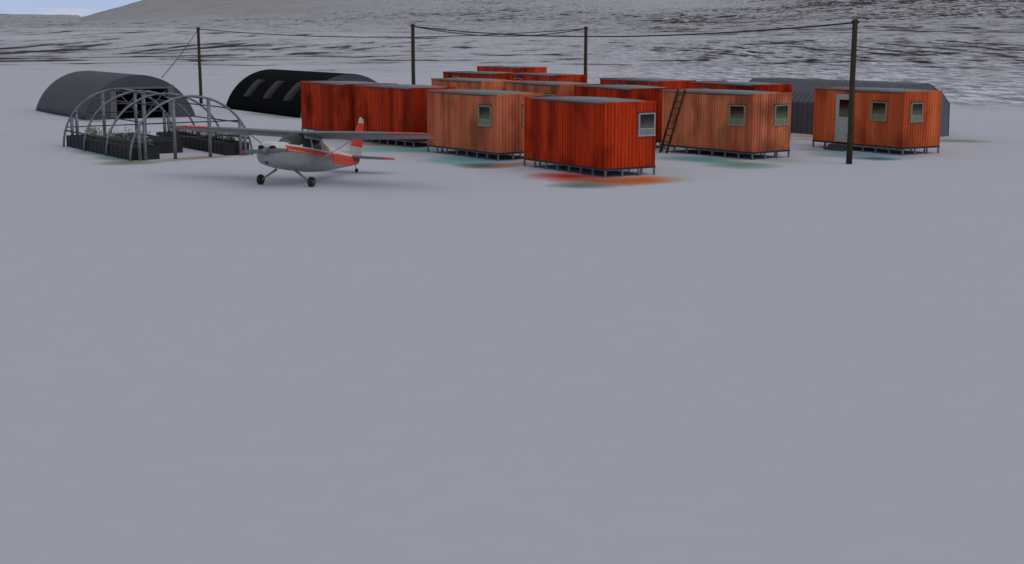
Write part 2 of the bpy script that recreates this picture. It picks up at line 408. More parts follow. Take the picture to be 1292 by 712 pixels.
Z += sm(RRm, 420, 1500)*n1*RRm*.0030*(.25+.75*sm(UU, 110, 350)) + sm(RRm, 380, 560)*n2*1.1 + sm(RRm, 700, 2600)*n2*5*(.2+.8*sm(UU, 110, 300))
Z += sm(RRm, 240, 600)*n3*.35
Z += sm(RRm, 1600, 3200)*fbm(X/500+3, Y/700, 5, 51)*22*sm(UU, 150, 420)
Z += sm(RRm, 2500, 5000)*fbm(X/900+3, Y/1400, 5, 57)*9*(1-sm(UU, 80, 130))
def VV(r, z): return 42.0 + (CAM_H - z)*F_PX/r
V = VV(RRm, Z)
# where rock shows
rock = np.zeros_like(Z)
bluff_ = sm(RRm, 370, 395)*(1-sm(RRm, 525, 560))
left = 1-sm(UU, 150, 700); right = sm(UU, 620, 1000)
rock += sm(RRm, 120, 300)*.46
rock = np.where(RRm > 330, .475, rock)
rock = np.where(RRm > 330, rock - left*.03*sm(RRm, 900, 1500), rock)
rock += right*sm(RRm, 104, 150)*.10
rock += sm(UU, 1150, 1250)*np.exp(-((RRm-114)/7)**2)*.42
smooth_m = sm(RRm, 1500, 2200)*sm(UU, 92, 112)*(1-sm(UU + fbm(X/300, Y/500, 4, 5)*120, 330, 620))
rock -= smooth_m*.30
rock += (1-smooth_m)*sm(RRm, 600, 1200)*.05
saddle = np.exp(-((UU-860)/130)**2)*sm(RRm, 1700, 2300)
rock -= saddle*.30
rock += right*sm(RRm, 1000, 1300)*.02
rock -= .13*np.exp(-((RRm-1080)/90)**2)*right
rock -= .10*np.exp(-((RRm-560)/45)**2)*right
rock += .14*np.exp(-((RRm-1690)/45)**2)*sm(UU, 88, 100)*(1-sm(UU, 380, 460))
rock += .10*np.exp(-((RRm-521)/9)**2)*(1-right)
rock += fbm(X/160+4, Y/260+2, 4, 77)*.16*sm(RRm, 150, 400)
rock += left*.17*np.exp(-((RRm-325)/50)**2)
rock += bluff_*.035
rock += left*.10*np.exp(-((RRm-405)/22)**2)
rock -= left*.12*np.exp(-((RRm-470)/30)**2)
rock -= .12*np.exp(-((RRm-620)/80)**2)*(1-right*.6)
rock += (1-left)*.07*np.exp(-((RRm-230)/45)**2)
rock = np.clip(rock, 0, 1)
grain = np.clip(right*sm(RRm, 106, 122)*(1-sm(RRm, 330, 700))*.75 + sm(RRm, 500, 1500)*.35*(1-smooth_m*.8) + sm(RRm,180,400)*.2, 0, 1)
bluff = sm(RRm, 370, 395)*(1-sm(RRm, 525, 560))*(1-sm(UU, 450, 900)*.7)*.95
thin = np.clip(smooth_m*.85 + sm(RRm, 450, 900)*.22, 0, 1)
Z[RRm < 104] = 0

def sheet(name, i0, i1, mat, center):
    nr = i1-i0; na = len(az)
    co = np.stack([X[i0:i1], Y[i0:i1], Z[i0:i1]], -1).reshape(-1, 3)
    idx = np.arange(nr*na).reshape(nr, na)
    a = idx[:-1, :]; b = idx[1:, :]; q = np.stack([a, np.roll(a, -1, 1), np.roll(b, -1, 1), b], -1).reshape(-1, 4)
    me = bpy.data.meshes.new(name)
    nv = len(co); nf = len(q)
    faces3 = []
    if center:
        co = np.vstack([co, [[0, 0, 0]]]); nv += 1
        faces3 = [(nv-1, (k+1) % na, k) for k in range(na)]
    me.vertices.add(nv); me.vertices.foreach_set('co', co.astype(np.float32).ravel())
    loops = np.concatenate([q.ravel(), np.array(faces3, dtype=int).ravel()]) if center else q.ravel()
    starts = np.concatenate([np.arange(nf)*4, nf*4+np.arange(len(faces3))*3])
    me.loops.add(len(loops)); me.loops.foreach_set('vertex_index', loops.astype(np.int32))
    me.polygons.add(len(starts)); me.polygons.foreach_set('loop_start', starts.astype(np.int32))
    me.polygons.foreach_set('use_smooth', np.ones(len(starts), dtype=bool))
    me.update(calc_edges=True); me.validate()
    for nm, arr in (('rock', rock), ('grain', grain), ('thin', thin), ('bluff', bluff)):
        at = me.attributes.new(nm, 'FLOAT', 'POINT'); d = arr[i0:i1].ravel()
        if center: d = np.append(d, 0)
        at.data.foreach_set('value', d.astype(np.float32))
    bm = bmesh.new(); bm.from_mesh(me); bmesh.ops.recalc_face_normals(bm, faces=bm.faces)
    bm.faces.ensure_lookup_table()
    if bm.faces[0].normal.z < 0: bmesh.ops.reverse_faces(bm, faces=bm.faces)
    bm.to_mesh(me); bm.free()
    me.materials.append(mat)
    o = inst(name, me); o['kind'] = 'structure'; return o
isplit = int(np.searchsorted(rr, 1500))
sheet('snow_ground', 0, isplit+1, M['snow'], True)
sheet('hills', isplit, len(rr), M['snow_hill'], False)

# ------------------------------------------------------------------ cabins
CL, CW, Z0, Z1 = 5.74, 2.44, .355, 2.864
NLEG_L, NLEG_S = 8, 4
def ribbed(n0, n1, depth, pitch):
    L = n1-n0; n = int(L/pitch); p = L/n; pts = []
    for i in range(n):
        s = n0+i*p
        pts += [(s, 0), (s+p*.28, 0), (s+p*.40, depth), (s+p*.88, depth)]
    pts.append((n1, 0)); return pts
def cabin_wall(bm):
    hx, hy = CW/2, CL/2; D = .032
    per = []
    for s, d in ribbed(-hx, hx, D, .165)[:-1]: per.append((s, -hy-d))
    for s, d in ribbed(-hy, hy, D, .165)[:-1]: per.append((hx+d, s))
    for s, d in ribbed(-hx, hx, D, .165)[:-1]: per.append((-s, hy+d))
    for s, d in ribbed(-hy, hy, D, .165)[:-1]: per.append((-hx-d, -s))
    zs = (Z0, Z1)
    rings = [[bm.verts.new((x, y, z)) for x, y in per] for z in zs]
    n = len(per)
    for k in range(n): bm.faces.new((rings[0][k], rings[0][(k+1)%n], rings[1][(k+1)%n], rings[1][k]))
    # end parapets that rise a hand above the sheet roof
    for s in (-1, 1):
        prism(bm, [(-hx-.02, Z1-.03), (-hx-.02, Z1+.045), (hx+.02, Z1+.045), (hx+.02, Z1-.03)], s*(hy-.05), s*(hy+.028), 'y')
        # short returns of the parapet along the sides
        for sx in (-1, 1):
            prism(bm, [(s*(hy-.05), Z1-.03), (s*(hy-.05), Z1+.045), (s*(hy-.75), Z1+.0), (s*(hy-.75), Z1-.03)], sx*(hx-.02), sx*(hx+.018), 'x')
def cabin_roof(bm):
    hx, hy = CW/2+.032, CL/2-.055; n = 16
    top = []; bot = []
    for i in range(n+1):
        s = -hy + 2*hy*i/n; a = 1-(s/hy)**2
        z = Z1-.005 + .055*a
        top.append([bm.verts.new((-hx, s, z)), bm.verts.new((0, s, z+.02)), bm.verts.new((hx, s, z))])
        bot.append([bm.verts.new((-hx, s, z-.03-.03*a)), bm.verts.new((0, s, z-.05)), bm.verts.new((hx, s, z-.03-.03*a))])
    for i in range(n):
        for k in range(2):
            bm.faces.new((top[i][k], top[i][k+1], top[i+1][k+1], top[i+1][k])).smooth = True
            bm.faces.new((bot[i][k], bot[i+1][k], bot[i+1][k+1], bot[i][k+1]))
        bm.faces.new((top[i][0], top[i+1][0], bot[i+1][0], bot[i][0])); bm.faces.new((top[i][2], bot[i][2], bot[i+1][2], top[i+1][2]))
    for i in (0, n):
        bm.faces.new((top[i][0], top[i][1], bot[i][1], bot[i][0])); bm.faces.new((top[i][1], top[i][2], bot[i][2], bot[i][1]))
def cabin_eave(bm):  # dark strip standing in for the shadow under the roof edge
    hx, hy = CW/2+.036, CL/2-.06
    for sx in (-1,):
        a, b = sorted((sx*(hx-.012), sx*(hx+.004)))
        n = 24; z1 = Z1-.012; A = lambda m: 1-(m/hy)**2
        ss = [-hy+2*hy*i/n for i in range(n+1)]
        prism(bm, [(m, z1-.010-.012*A(m)) for m in ss]+[(m, z1-.022-.045*A(m)) for m in ss[::-1]], a, b, 'x')
def cabin_frame(bm):
    hx, hy = CW/2+.022, CL/2+.022
    box(bm, -hx, hx, -hy, hy, Z0-.074, Z0-.004)
def cabin_rail(bm):
    hx, hy = CW/2-.012, CL/2-.012
    for sx in (-1, 1): box(bm, sx*hx-.03, sx*hx+.03, -hy+.0301, hy-.0301, Z0-.090, Z0-.077)
    for sy in (-1, 1): box(bm, -hx-.03, hx+.03, sy*hy-.03, sy*hy+.03, Z0-.090, Z0-.077)
def cabin_leg(bm):
    # small H-section post with base plate
    t = .012; w = .032
    box(bm, -w, w, -w, -w+t, .012, Z0-.092); box(bm, -w, w, w-t, w, .012, Z0-.092); box(bm, -t/2, t/2, -w+t, w-t, .012, Z0-.092)
    box(bm, -.06, .06, -.06, .06, -.02, .012)

def window(parent, side, s, zc, w, h, kind):
    """side 'x-' : long wall facing -x ; 'y-' : short wall facing -y. s = centre along the wall"""
    fm = M['win_frame_grey'] if kind == 'grey' else M['win_frame_green']
    def fr(bm):
        t = .06
        for z0, z1, x0, x1 in ((-h/2, -h/2+t, -w/2-.03, w/2+.03), (h/2-t, h/2, -w/2, w/2)): box(bm, x0, x1, -.085, 0, z0, z1)
        for a in (-1, 1):
            x0, x1 = sorted((a*w/2, a*(w/2-t))); box(bm, x0, x1, -.082, 0, -h/2+t, h/2-t)
        box(bm, -w/2+t, w/2-t, -.07, 0, -h/2+h*.30, -h/2+h*.30+.045)
    def hood(bm): box(bm, -w/2-.03, w/2+.03, -.1, 0, h/2+.001, h/2+.03)
    def up(bm): box(bm, -w/2+.058, w/2-.058, -.048, -.03, -h/2+h*.30+.04, h/2-.058)
    def lo(bm): box(bm, -w/2+.058, w/2-.058, -.062, -.04, -h/2+.058, -h/2+h*.30+.002)
    k = (round(w, 2), round(h, 2), kind)
    if side == 'y-': loc, rz = (s, -CL/2-.012, zc), 0
    elif side == 'x-': loc, rz = (-CW/2-.012, s, zc), -math.pi/2
    f = part('window', ('wf',)+k, fr, fm, parent, loc, (0, 0, rz))
    part('hood', ('wh',)+k, hood, M['eave'], f)
    part('pane', ('wu',)+k, up, M['glass_grey' if kind == 'grey' else 'glass_green'], f)
    part('pane', ('wl',)+k, lo, M['glass_low_grey' if kind == 'grey' else 'glass_low_green'], f)
    return f

def cabin(cx, cy, yaw, mat, label, windows, door=False):
    a = Vector((math.cos(yaw), math.sin(yaw), 0)); b = Vector((-math.sin(yaw), math.cos(yaw), 0))
    ctr = Vector((cx, cy, 0)) + a*CW/2 + b*CL/2
    r = empty('stilt_cabin', ctr, yaw)
    tag(r, label, 'cabin', 'small corrugated cabins standing on short stilts')
    part('wall', ('wall', mat), cabin_wall, M[mat], r)
    part('roof', 'roof', cabin_roof, M['roof'], r)
    part('eave_shade', 'eave', cabin_eave, M['eave'], r); part('eave_shade', 'eave', cabin_eave, M['eave'], r, None, (0, 0, math.pi))
    part('floor_frame', 'frame', cabin_frame, M['frame_dark'], r)
    part('base_rail', 'rail', cabin_rail, M['stilt'], r)
    hx, hy = CW/2-.012, CL/2-.012
    pos = []
    for i in range(NLEG_L):
        y = -hy+.02+(2*hy-.04)*i/(NLEG_L-1)
        pos += [(-hx, y), (hx, y)]
    for i in range(1, NLEG_S-1):
        x = -hx+2*hx*i/(NLEG_S-1); pos += [(x, -hy), (x, hy)]
    for p in pos: part('leg', 'leg', cabin_leg, M['stilt'], r, (p[0], p[1], 0))
    for wd in windows: window(r, *wd)
    if door:
        def dfr(bm):
            for s in (-1, 1):
                x0, x1 = sorted((s*.55, s*.47)); box(bm, x0, x1, -.08, 0, Z0+.02, Z0+2.2)
            box(bm, -.55, .55, -.082, 0, Z0+2.201, Z0+2.29)
        def leaf(bm):
            box(bm, -.468, .468, -.045, -.02, Z0+.03, Z0+2.195)
            for s in (-1, 1):
                x0, x1 = sorted((s*.467, s*.36)); box(bm, x0, x1, -.062, -.0455, Z0+.03, Z0+2.19)
            box(bm, -.359, .359, -.062, -.0455, Z0+2.05, Z0+2.19); box(bm, -.359, .359, -.062, -.0455, Z0+.03, Z0+.16)
            box(bm, -.359, .359, -.062, -.0455, Z0+1.12, Z0+1.22)
            for i in range(5): box(bm, -.355, .355, -.055, -.0457, Z0+.20+i*.185, Z0+.345+i*.185)
        def dgl(bm): box(bm, -.355, .355, -.056, -.0458, Z0+1.23, Z0+2.04)
        def hnd(bm): tube(bm, [(.40, -.063, Z0+1.0), (.40, -.11, Z0+1.0), (.30, -.11, Z0+1.0)], .012, 6)
        yc = -CL/2 + CL*.635
        loc = (-CW/2-.012, yc, 0); rot = (0, 0, -math.pi/2)
        d = part('door', 'doorleaf', leaf, M['door_paint'], r, loc, rot)
        part('door_frame', 'doorframe', dfr, M['door_paint'], r, loc, rot)
        part('pane', 'doorpane', dgl, M['glass_green'], d); part('handle', 'doorhandle', hnd, M['galv'], d)
    return r

WG = 'green'
tanwin = [('x-', -CL/2+.92, 1.93, .95, .92, WG), ('y-', .52, 1.93, .9, .92, WG)]
cabin(3.624, 53.221, .575, 'red', 'nearest red cabin, in front of all the others, one grey window in its right end',
      [('y-', .72, 2.0, .82, .92, 'grey')])
cabin(-.604, 60.368, .63, 'tan', 'faded orange cabin behind the aircraft wing tip, left of the nearest red cabin', tanwin)
cabin(10.615, 60.765, .66, 'tan', 'faded orange cabin with a wooden ladder leaning on its long wall', tanwin)
cabin(17.923, 63.14, .57, 'orange', 'orange cabin with a pale door and two windows, behind the nearest pole',
      [('x-', -CL/2+1.50, 1.95, .92, .9, WG), ('y-', -.50, 1.95, .80, .9, WG)], True)
cabin(-8.598, 72.343, .578, 'red', 'leftmost red cabin, windowless, its corner in front of the black barrel shed', [])
cabin(-4.80, 67.30, .63, 'red', 'windowless red cabin between the leftmost red cabin and a faded orange one', [])
rearw = [('x-', CL/2-1.55, 2.3, .85, .62, 'grey')]
cabin(-1.617, 76.95, .575, 'tan', 'faded orange cabin at the left end of the second row, mostly hidden', tanwin)
cabin(2.50, 71.85, .52, 'tan', 'faded orange cabin in the second row, above the roof of the nearest red cabin', tanwin)
cabin(5.80, 66.60, .47, 'red', 'second row red cabin between a faded orange cabin and the cabin with the ladder', [])
cabin(-1.053, 91.72, .70, 'red', 'red cabin at the left end of the third row, one pale window just showing', rearw)
cabin(2.832, 88.029, .603, 'red', 'red cabin in front of the middle pole, with a pale window just showing', rearw)
cabin(8.342, 77.213, .579, 'red', 'red cabin right of the gap beside the middle pole, seen over a red roof', rearw)
cabin(12.555, 71.53, .52, 'red', 'red cabin behind the ladder cabin, its bare end wall beside the blue grey shed', rearw)
cabin(.839, 107.674, .69, 'red', 'farthest and smallest looking red cabin, topmost behind all the rows', [])

# entrance steps
def steps(bm):
    for i, (d, z) in enumerate(((.62, .125), (.32, .27))):
        box(bm, -.52-.0*i, .62, -d, -.02 if i else -.321, 0 if i == 0 else .0, z)
    for i in range(5): box(bm, -.50+i*.22, -.42+i*.22, -.628, -.6205, .02, .11)
b0 = Vector((-math.sin(.57), math.cos(.57), 0)); a0 = Vector((math.cos(.57), math.sin(.57), 0))
fc = Vector((17.923, 63.14, 0)) + b0*(CL*.665) - a0*.05
bm = bmesh.new(); steps(bm)
st = finish('entrance_steps', bm, M['step']); st.location = fc; st.rotation_euler = (0, 0, .57-math.pi/2)
tag(st, 'low dark grey two step stair under the pale door of the orange cabin', 'steps')

# ladder leaning on the tan cabin
def wallpt(t, out, z):
    a = Vector((math.cos(.66), math.sin(.66), 0)); b = Vector((-math.sin(.66), math.cos(.66), 0))
    return Vector((10.615, 60.765, 0)) + b*t - a*out + Vector((0, 0, z))
fa, fb = wallpt(5.32, .52, 0), wallpt(4.88, .52, 0)
ta, tb = wallpt(4.66, .05, 3.0), wallpt(4.22, .05, 2.97)
r = empty('ladder', (fa+fb)/2)
tag(r, 'dark wooden ladder leaning against the faded orange cabin', 'ladder')
o0 = (fa+fb)/2
for p, q in ((fa, ta), (fb, tb)):
    bm = bmesh.new(); tube(bm, [p-o0, (p+q)/2-o0, q-o0], .052, 4); finish('rail', bm, M['timber'], r)
for i in range(9):
    k = .07+.105*i
    bm = bmesh.new(); tube(bm, [fa.lerp(ta, k)-o0, fb.lerp(tb, k)-o0], .022, 6); finish('rung', bm, M['timber'], r)

# ------------------------------------------------------------------ barrel sheds
def arc_section(hw, H, n=22):
    Rr = (hw*hw+H*H)/(2*H); cz = H-Rr; a0 = math.asin(min(1, hw/Rr))
    if cz > 0: a0 = math.pi-a0
    return [(Rr*math.sin(-a0+2*a0*i/n), max(0, cz+Rr*math.cos(-a0+2*a0*i/n))) for i in range(n+1)]
def shell(bm, sec, L, pitch, amp, round_end=0):
    n = int(L/pitch)*4; rings = []
    for i in range(n+1):
        y = L*i/n; k = 1 + amp*(.5-.5*math.cos(2*math.pi*i/4))
        rings.append([bm.verts.new((x*k, y, z*k)) for x, z in sec])
    for a, b in zip(rings, rings[1:]):
        for j in range(len(sec)-1):
            f = bm.faces.new((a[j], a[j+1], b[j+1], b[j])); f.smooth = True
def solidify(o, t=.03):
    m = o.modifiers.new('thick', 'SOLIDIFY'); m.thickness = t; m.offset = -1
def zat(sec, x):
    for (x0, z0), (x1, z1) in zip(sec, sec[1:]):
        if x0 <= x <= x1 and x1 > x0: return z0+(z1-z0)*(x-x0)/(x1-x0)
    return 0
def end_with_hole(bm, sec, xa, xb, h, y0, y1):
    for lo, hi, zb in ((sec[0][0]+.01, xa, 0), (xb, sec[-1][0]-.01, 0), (xa+.001, xb-.001, h)):
        xs = sorted([lo, hi]+[x for x, z in sec if lo < x < hi])
        prism(bm, [(x, max(zat(sec, x), zb+.02)) for x in xs]+[(hi, zb), (lo, zb)], y0, y1, 'y')

# shed 1 : grey with an open front
S1 = arc_section(3.7, 2.80)
r = empty('barrel_shed', (-27.54, 89.14, 0), .56)
r.location = Vector((-27.54, 89.14, 0)) + Vector((math.cos(.56), math.sin(.56), 0))*3.7
tag(r, 'grey barrel roofed shed with an open braced doorway, behind the bare hoop frame', 'shed', 'half round metal sheds at the edge of the camp')
bm = bmesh.new(); shell(bm, S1, 13.1, 1.31, .012); o = finish('shell', bm, M['shell_grey'], r); solidify(o)
bm = bmesh.new(); end_with_hole(bm, S1, -1.60, 1.85, 1.92, .0, .06); finish('end_wall', bm, M['end_grey'], r)
bm = bmesh.new(); prism(bm, [(x*.995, z*.995) for x, z in S1], 13.0, 13.05, 'y'); finish('end_wall', bm, M['end_wall_dark'], r)
bm = bmesh.new(); prism(bm, [(x*.99, z*.985) for x, z in S1], 2.4, 2.45, 'y'); finish('dark_interior_sheet', bm, M['black'], r)  # black sheet added so the doorway reads as unlit interior
bm = bmesh.new(); box(bm, -3.6, 3.6, .065, 2.38, .004, .05); finish('floor', bm, M['black'], r)  # black slab added to keep the interior dark over lit snow
bm = bmesh.new()
box(bm, -1.60, 1.85, -.06, -.005, 1.92, 2.06); box(bm, -2.02, -1.60, -.05, -.004, .02, 1.98); box(bm, 1.85, 2.28, -.05, -.004, .02, 2.12)
finish('door_frame', bm, M['door_grey'], r)
for x0, x1 in ((-1.58, .08), (.16, 1.83)):
    bm = bmesh.new()
    for p, q in (((x0, 1.86), (x1, .1)), ((x0, .1), (x1, 1.86)), ((x0, 1.0), (x1, .98))):
        tube(bm, [(p[0], .14, p[1]), (q[0], .14, q[1])], .045, 4)
    finish('door_brace', bm, M['door_grey'], r)
bm = bmesh.new(); box(bm, .085, .155, .08, .2, .02, 1.9); finish('door_post', bm, M['door_grey'], r)

# shed 2 : black, three skylights on the near slope
S2 = arc_section(3.7, 2.83)
r = empty('barrel_shed', Vector((-14.05, 91.4, 0)) + Vector((math.cos(.56), math.sin(.56), 0))*3.7, .555)
tag(r, 'black barrel roofed shed with three smoky skylights in its curved side', 'shed', 'half round metal sheds at the edge of the camp')
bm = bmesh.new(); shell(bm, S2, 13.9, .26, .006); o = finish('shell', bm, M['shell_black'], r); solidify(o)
bm = bmesh.new(); prism(bm, [(x*.996, z*.996) for x, z in S2], .0, .05, 'y'); finish('end_wall', bm, M['end_grey'], r)  # greyer than the shell: its lighter facing is put into the colour
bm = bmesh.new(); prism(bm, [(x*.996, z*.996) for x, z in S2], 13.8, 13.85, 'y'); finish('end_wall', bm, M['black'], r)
for yc in (10.35, 6.65, 2.95):
    bm = bmesh.new(); n = 8; rings = []
    Rr = (3.7**2+2.83**2)/(2*2.83); cz = 2.83-Rr
    for i in range(n+1):
        a = R(-59 + 25*i/n)
        rings.append([bm.verts.new(((Rr+.038)*math.sin(a), yc+s, cz+(Rr+.038)*math.cos(a))) for s in (-.72, .72)])
    for p, q in zip(rings, rings[1:]): bm.faces.new((p[0], p[1], q[1], q[0])).smooth = True
    o = finish('skylight', bm, M['skylight'], r); solidify(o, .012)

# shed 3 : grey, faceted, right
S3 = [(-2.6, 0), (-2.6, 1.75), (-2.05, 2.26), (-1.0, 2.84), (.9, 2.84), (1.95, 2.30), (2.55, 1.75), (2.6, 0)]
yw3 = .60
a3 = Vector((math.cos(yw3), math.sin(yw3), 0))
r = empty('barrel_shed', Vector((23.79, 75.16, 0)) - a3*2.6, yw3)
tag(r, 'blue grey ribbed shed with faceted sides behind the cabin with the door', 'shed', 'half round metal sheds at the edge of the camp')
def shell3(bm):
    L = 11.6; n = 29*4; rings = []
    for i in range(n+1):
        y = L*i/n; ph = i % 4; k = 1 if ph in (0, 1) else 1.022
        rings.append([bm.verts.new((x*k, y, z*(k if z > 2 else 1))) for x, z in S3])
    for a, b in zip(rings, rings[1:]):
        for j in range(len(S3)-1): bm.faces.new((a[j], a[j+1], b[j+1], b[j]))
bm = bmesh.new(); shell3(bm); o = finish('shell', bm, M['shell_mid'], r); solidify(o)
bm = bmesh.new(); prism(bm, [(x*.995, z*.995) for x, z in S3], .02, .07, 'y'); finish('end_wall', bm, M['end_mid'], r)
bm = bmesh.new(); prism(bm, [(x*.995, z*.995) for x, z in S3], 11.5, 11.55, 'y'); finish('end_wall', bm, M['end_mid'], r)

# ------------------------------------------------------------------ hoop frame with planting beds
yg = .60; ag = Vector((math.cos(yg), math.sin(yg), 0)); bg = Vector((-math.sin(yg), math.cos(yg), 0))
G0 = Vector((-16.72, 60.25, 0)); GW, GL, GH = 5.74, 9.7, 2.76
r = empty('hoop_frame', G0 + ag*GW/2, yg)
tag(r, 'bare steel hoop frame of a greenhouse over dark planting beds', 'frame')
def hoop_pt(a, y):
    # steep feet, rounder crown
    c, s = math.cos(a), math.sin(a)
    return (-GW/2*c, y, GH*max(s, 0))
def hz_at(x):
    best = min((hoop_pt(math.pi*i/200, 0) for i in range(201)), key=lambda p: abs(p[0]-x)); return best[2]
for i in range(4):
    y = GL*i/3
    bm = bmesh.new(); tube(bm, [hoop_pt(math.pi*k/22, y) for k in range(23)], .054, 8); finish('hoop', bm, M['galv'], r)
for y, xs in ((0.02, (-2.42, -2.17, -.80, .85, 2.33, 2.55)), (GL-.02, (-2.42, -2.17, -.80, .85, 2.33, 2.55)), (GL*2/3, (.15,))):
    for x in xs:
        bm = bmesh.new(); tube(bm, [(x, y, -.02), (x, y, hz_at(x)-.02)], .080, 10); finish('post', bm, M['galv'], r)
for k, ang in enumerate((17, 38, 60, 82, 104, 126, 146, 163)):
    p = hoop_pt(R(ang), 0)
    bm = bmesh.new(); tube(bm, [(p[0]*.985, -.05, p[2]-.03), (p[0]*.985, GL+.05, p[2]-.03)], .045 if ang in (17, 163) else .03, 6)
    finish('purlin', bm, M['purlin'], r)
for y in (.02, GL-.02):
    for z in (.95, 1.6):
        a = math.asin(min(1, z/GH)); w = GW/2*math.cos(a)
        bm = bmesh.new(); tube(bm, [(-w, y, z), (w, y, z)], .03, 6); finish('cross_rail', bm, M['purlin'], r)

def bed(x0, x1, y0, y1, h, label, plants, px):
    t = .05
    cx, cy = (x0+x1)/2, (y0+y1)/2
    root = empty('planting_bed', G0 + ag*cx + bg*cy, yg)
    tag(root, label, 'planter', 'long dark wooden planting beds inside the hoop frame')
    w, l = (x1-x0)/2, (y1-y0)/2
    bm = bmesh.new()
    for sx in (-1, 1):
        a, b = sorted((sx*w, sx*(w-t))); box(bm, a, b, -l, l, 0, h)
    for sy in (-1, 1):
        a, b = sorted((sy*l, sy*(l-t))); box(bm, -w+t+.001, w-t-.001, a, b, 0, h-.003)
    # board battens
    n = int(2*l/.55)
    for i in range(n+1):
        y = -l+.04+(2*l-.08)*i/n
        for sx in (-1, 1):
            a, b = sorted((sx*(w+.002), sx*(w+.022))); box(bm, a, b, y-.035, y+.035, .0, h-.02)
    finish('box', bm, M['bed'], root)
    bm = bmesh.new(); nx, ny = 8, 50; g = []
    for i in range(nx+1):
        g.append([bm.verts.new((-w+t+(2*w-2*t)*i/nx, -l+t+(2*l-2*t)*j/ny, h-.05+rnd.uniform(-.02, .035))) for j in range(ny+1)])
    for i in range(nx):
        for j in range(ny): bm.faces.new((g[i][j], g[i+1][j], g[i+1][j+1], g[i][j+1])).smooth = True
    finish('soil', bm, M['soil'], root)
    # crop row
    bm = bmesh.new()
    for s in range(plants):
        yy = rnd.uniform(-l+.1, l-.1); xx = rnd.gauss(px*w, .10); hh = rnd.uniform(.22, .50)
        xx = max(-w+.08, min(w-.08, xx))
        tube(bm, [(xx, yy, h-.06), (xx+rnd.uniform(-.03, .03), yy, h-.04+hh)], [.006, .003], 3, mi=2)
        for q in range(rnd.randint(9, 14)):
            z = h-.02+hh*rnd.uniform(.15, 1.05); an = rnd.uniform(0, 2*math.pi); ll = rnd.uniform(.06, .12)
            d = Vector((math.cos(an), math.sin(an), rnd.uniform(-.3, .7))).normalized(); sd = d.cross(Vector((0, 0, 1))).normalized()*ll*.4
            c = Vector((xx, yy, z)); vs = [bm.verts.new(c), bm.verts.new(c+d*ll*.5+sd), bm.verts.new(c+d*ll), bm.verts.new(c+d*ll*.5-sd)]
            bm.faces.new(vs).material_index = 0 if rnd.random() < .62 else (1 if rnd.random() < .6 else 2)
    o = finish('crop_row', bm, [M['leaf_pale'], M['leaf_mid'], M['leaf_dark']], root, recalc=False)
    o['kind'] = 'stuff'
M['leaf_pale'] = simple('frosted leaf', (.48,.5,.44), .7, 0, .2, 20)
M['leaf_mid'] = simple('grey green leaf', (.16,.19,.12), .7, 0, .3, 20)
M['leaf_dark'] = simple('dark leaf', (.05,.055,.035), .7, 0, .3, 20)
bed(.12, 1.42, .28, 9.55, .56, 'longest dark planting bed, at the left foot of the hoops, with pale plants along it', 150, .55)
bed(2.35, 3.55, 3.0, 9.3, .58, 'short dark planting bed in the middle of the hoop frame, set back from its front', 16, .0)
bed(4.62, 5.72, .30, 9.3, .56, 'dark planting bed at the right side of the hoop frame, behind the propeller', 210, .35)

# ------------------------------------------------------------------ poles and wires
poles = []
POLE_LABELS = ['wooden pole between the grey shed and the black shed, at the left of the camp', 'wooden pole rising behind the left red cabins, right of the black shed',
               'wooden pole behind the third row of red cabins, near the middle of the view', 'nearest and tallest looking wooden pole, in front of the cabin with the door']
for (u, v, htop), lb in zip(((253.8, 131, 5.97), (522.3, 150.5, 6.1), (738.3, 141, 5.98), (1071.2, 207, 6.1)), POLE_LABELS):
    p = gp(u, v)
    o = empty('utility_pole', p)
    tag(o, lb, 'pole', 'dark wooden poles carrying the wires')
    bm = bmesh.new()
    tube(bm, [(0, 0, -.05), (.01, 0, 1.5), (-.008, .01, 3.2), (.0, 0, htop-.02), (0, 0, htop)], [.135, .13, .122, .112, .085], 12)
    finish('shaft', bm, M['timber'], o)
    bm = bmesh.new(); tube(bm, [(-.16, 0, htop-.16), (.16, 0, htop-.16)], .018, 6); tube(bm, [(.14, 0, htop-.16), (.14, 0, htop-.06)], .03, 8); tube(bm, [(-.14, 0, htop-.16), (-.14, 0, htop-.06)], .03, 8)
    finish('insulator_bracket', bm, M['wire'], o)
    poles.append(p + Vector((0, 0, htop-.14)))
def wire(p, q, sag, label, rad=.034):
    m = (p+q)/2
    bm = bmesh.new(); n = 24
    tube(bm, [p.lerp(q, i/n) - Vector((0, 0, sag*4*(i/n)*(1-i/n))) - m for i in range(n+1)], rad, 6)
    o = finish('overhead_wire', bm, M['wire']); o.location = m
    tag(o, label, 'wire', 'black wires strung between the poles')
shed_pt = gp(204, 98.6, 2.62)
wire(poles[0], shed_pt, .12, 'black wire coming down from the left pole to the roof of the grey shed', .028)
wire(poles[0], poles[2], .62, 'longest far wire, from the left pole behind to the pole near the middle', .032)
wire(poles[1], poles[2], .58, 'short sagging wire between the two poles in the middle', .032)
wire(poles[1], poles[3], .62, 'wire sagging over the cabin roofs towards the nearest pole on the right', .036)

# ------------------------------------------------------------------ aircraft (x forward, y left, z up, level attitude; then pitched nose-up)
AX = Vector((-8.335, 50.47, 0)); HEAD = math.atan2(-math.cos(R(23)), -math.sin(R(23))); APITCH = R(9.5)
root = empty('light_aircraft', AX, 0)
root.rotation_mode = 'XYZ'
mrot = Matrix.Rotation(HEAD, 4, 'Z') @ Matrix.Rotation(-APITCH, 4, 'Y')
root.rotation_euler = mrot.to_euler('XYZ')
tag(root, 'small white and red high wing propeller aircraft parked on the snow', 'aircraft')
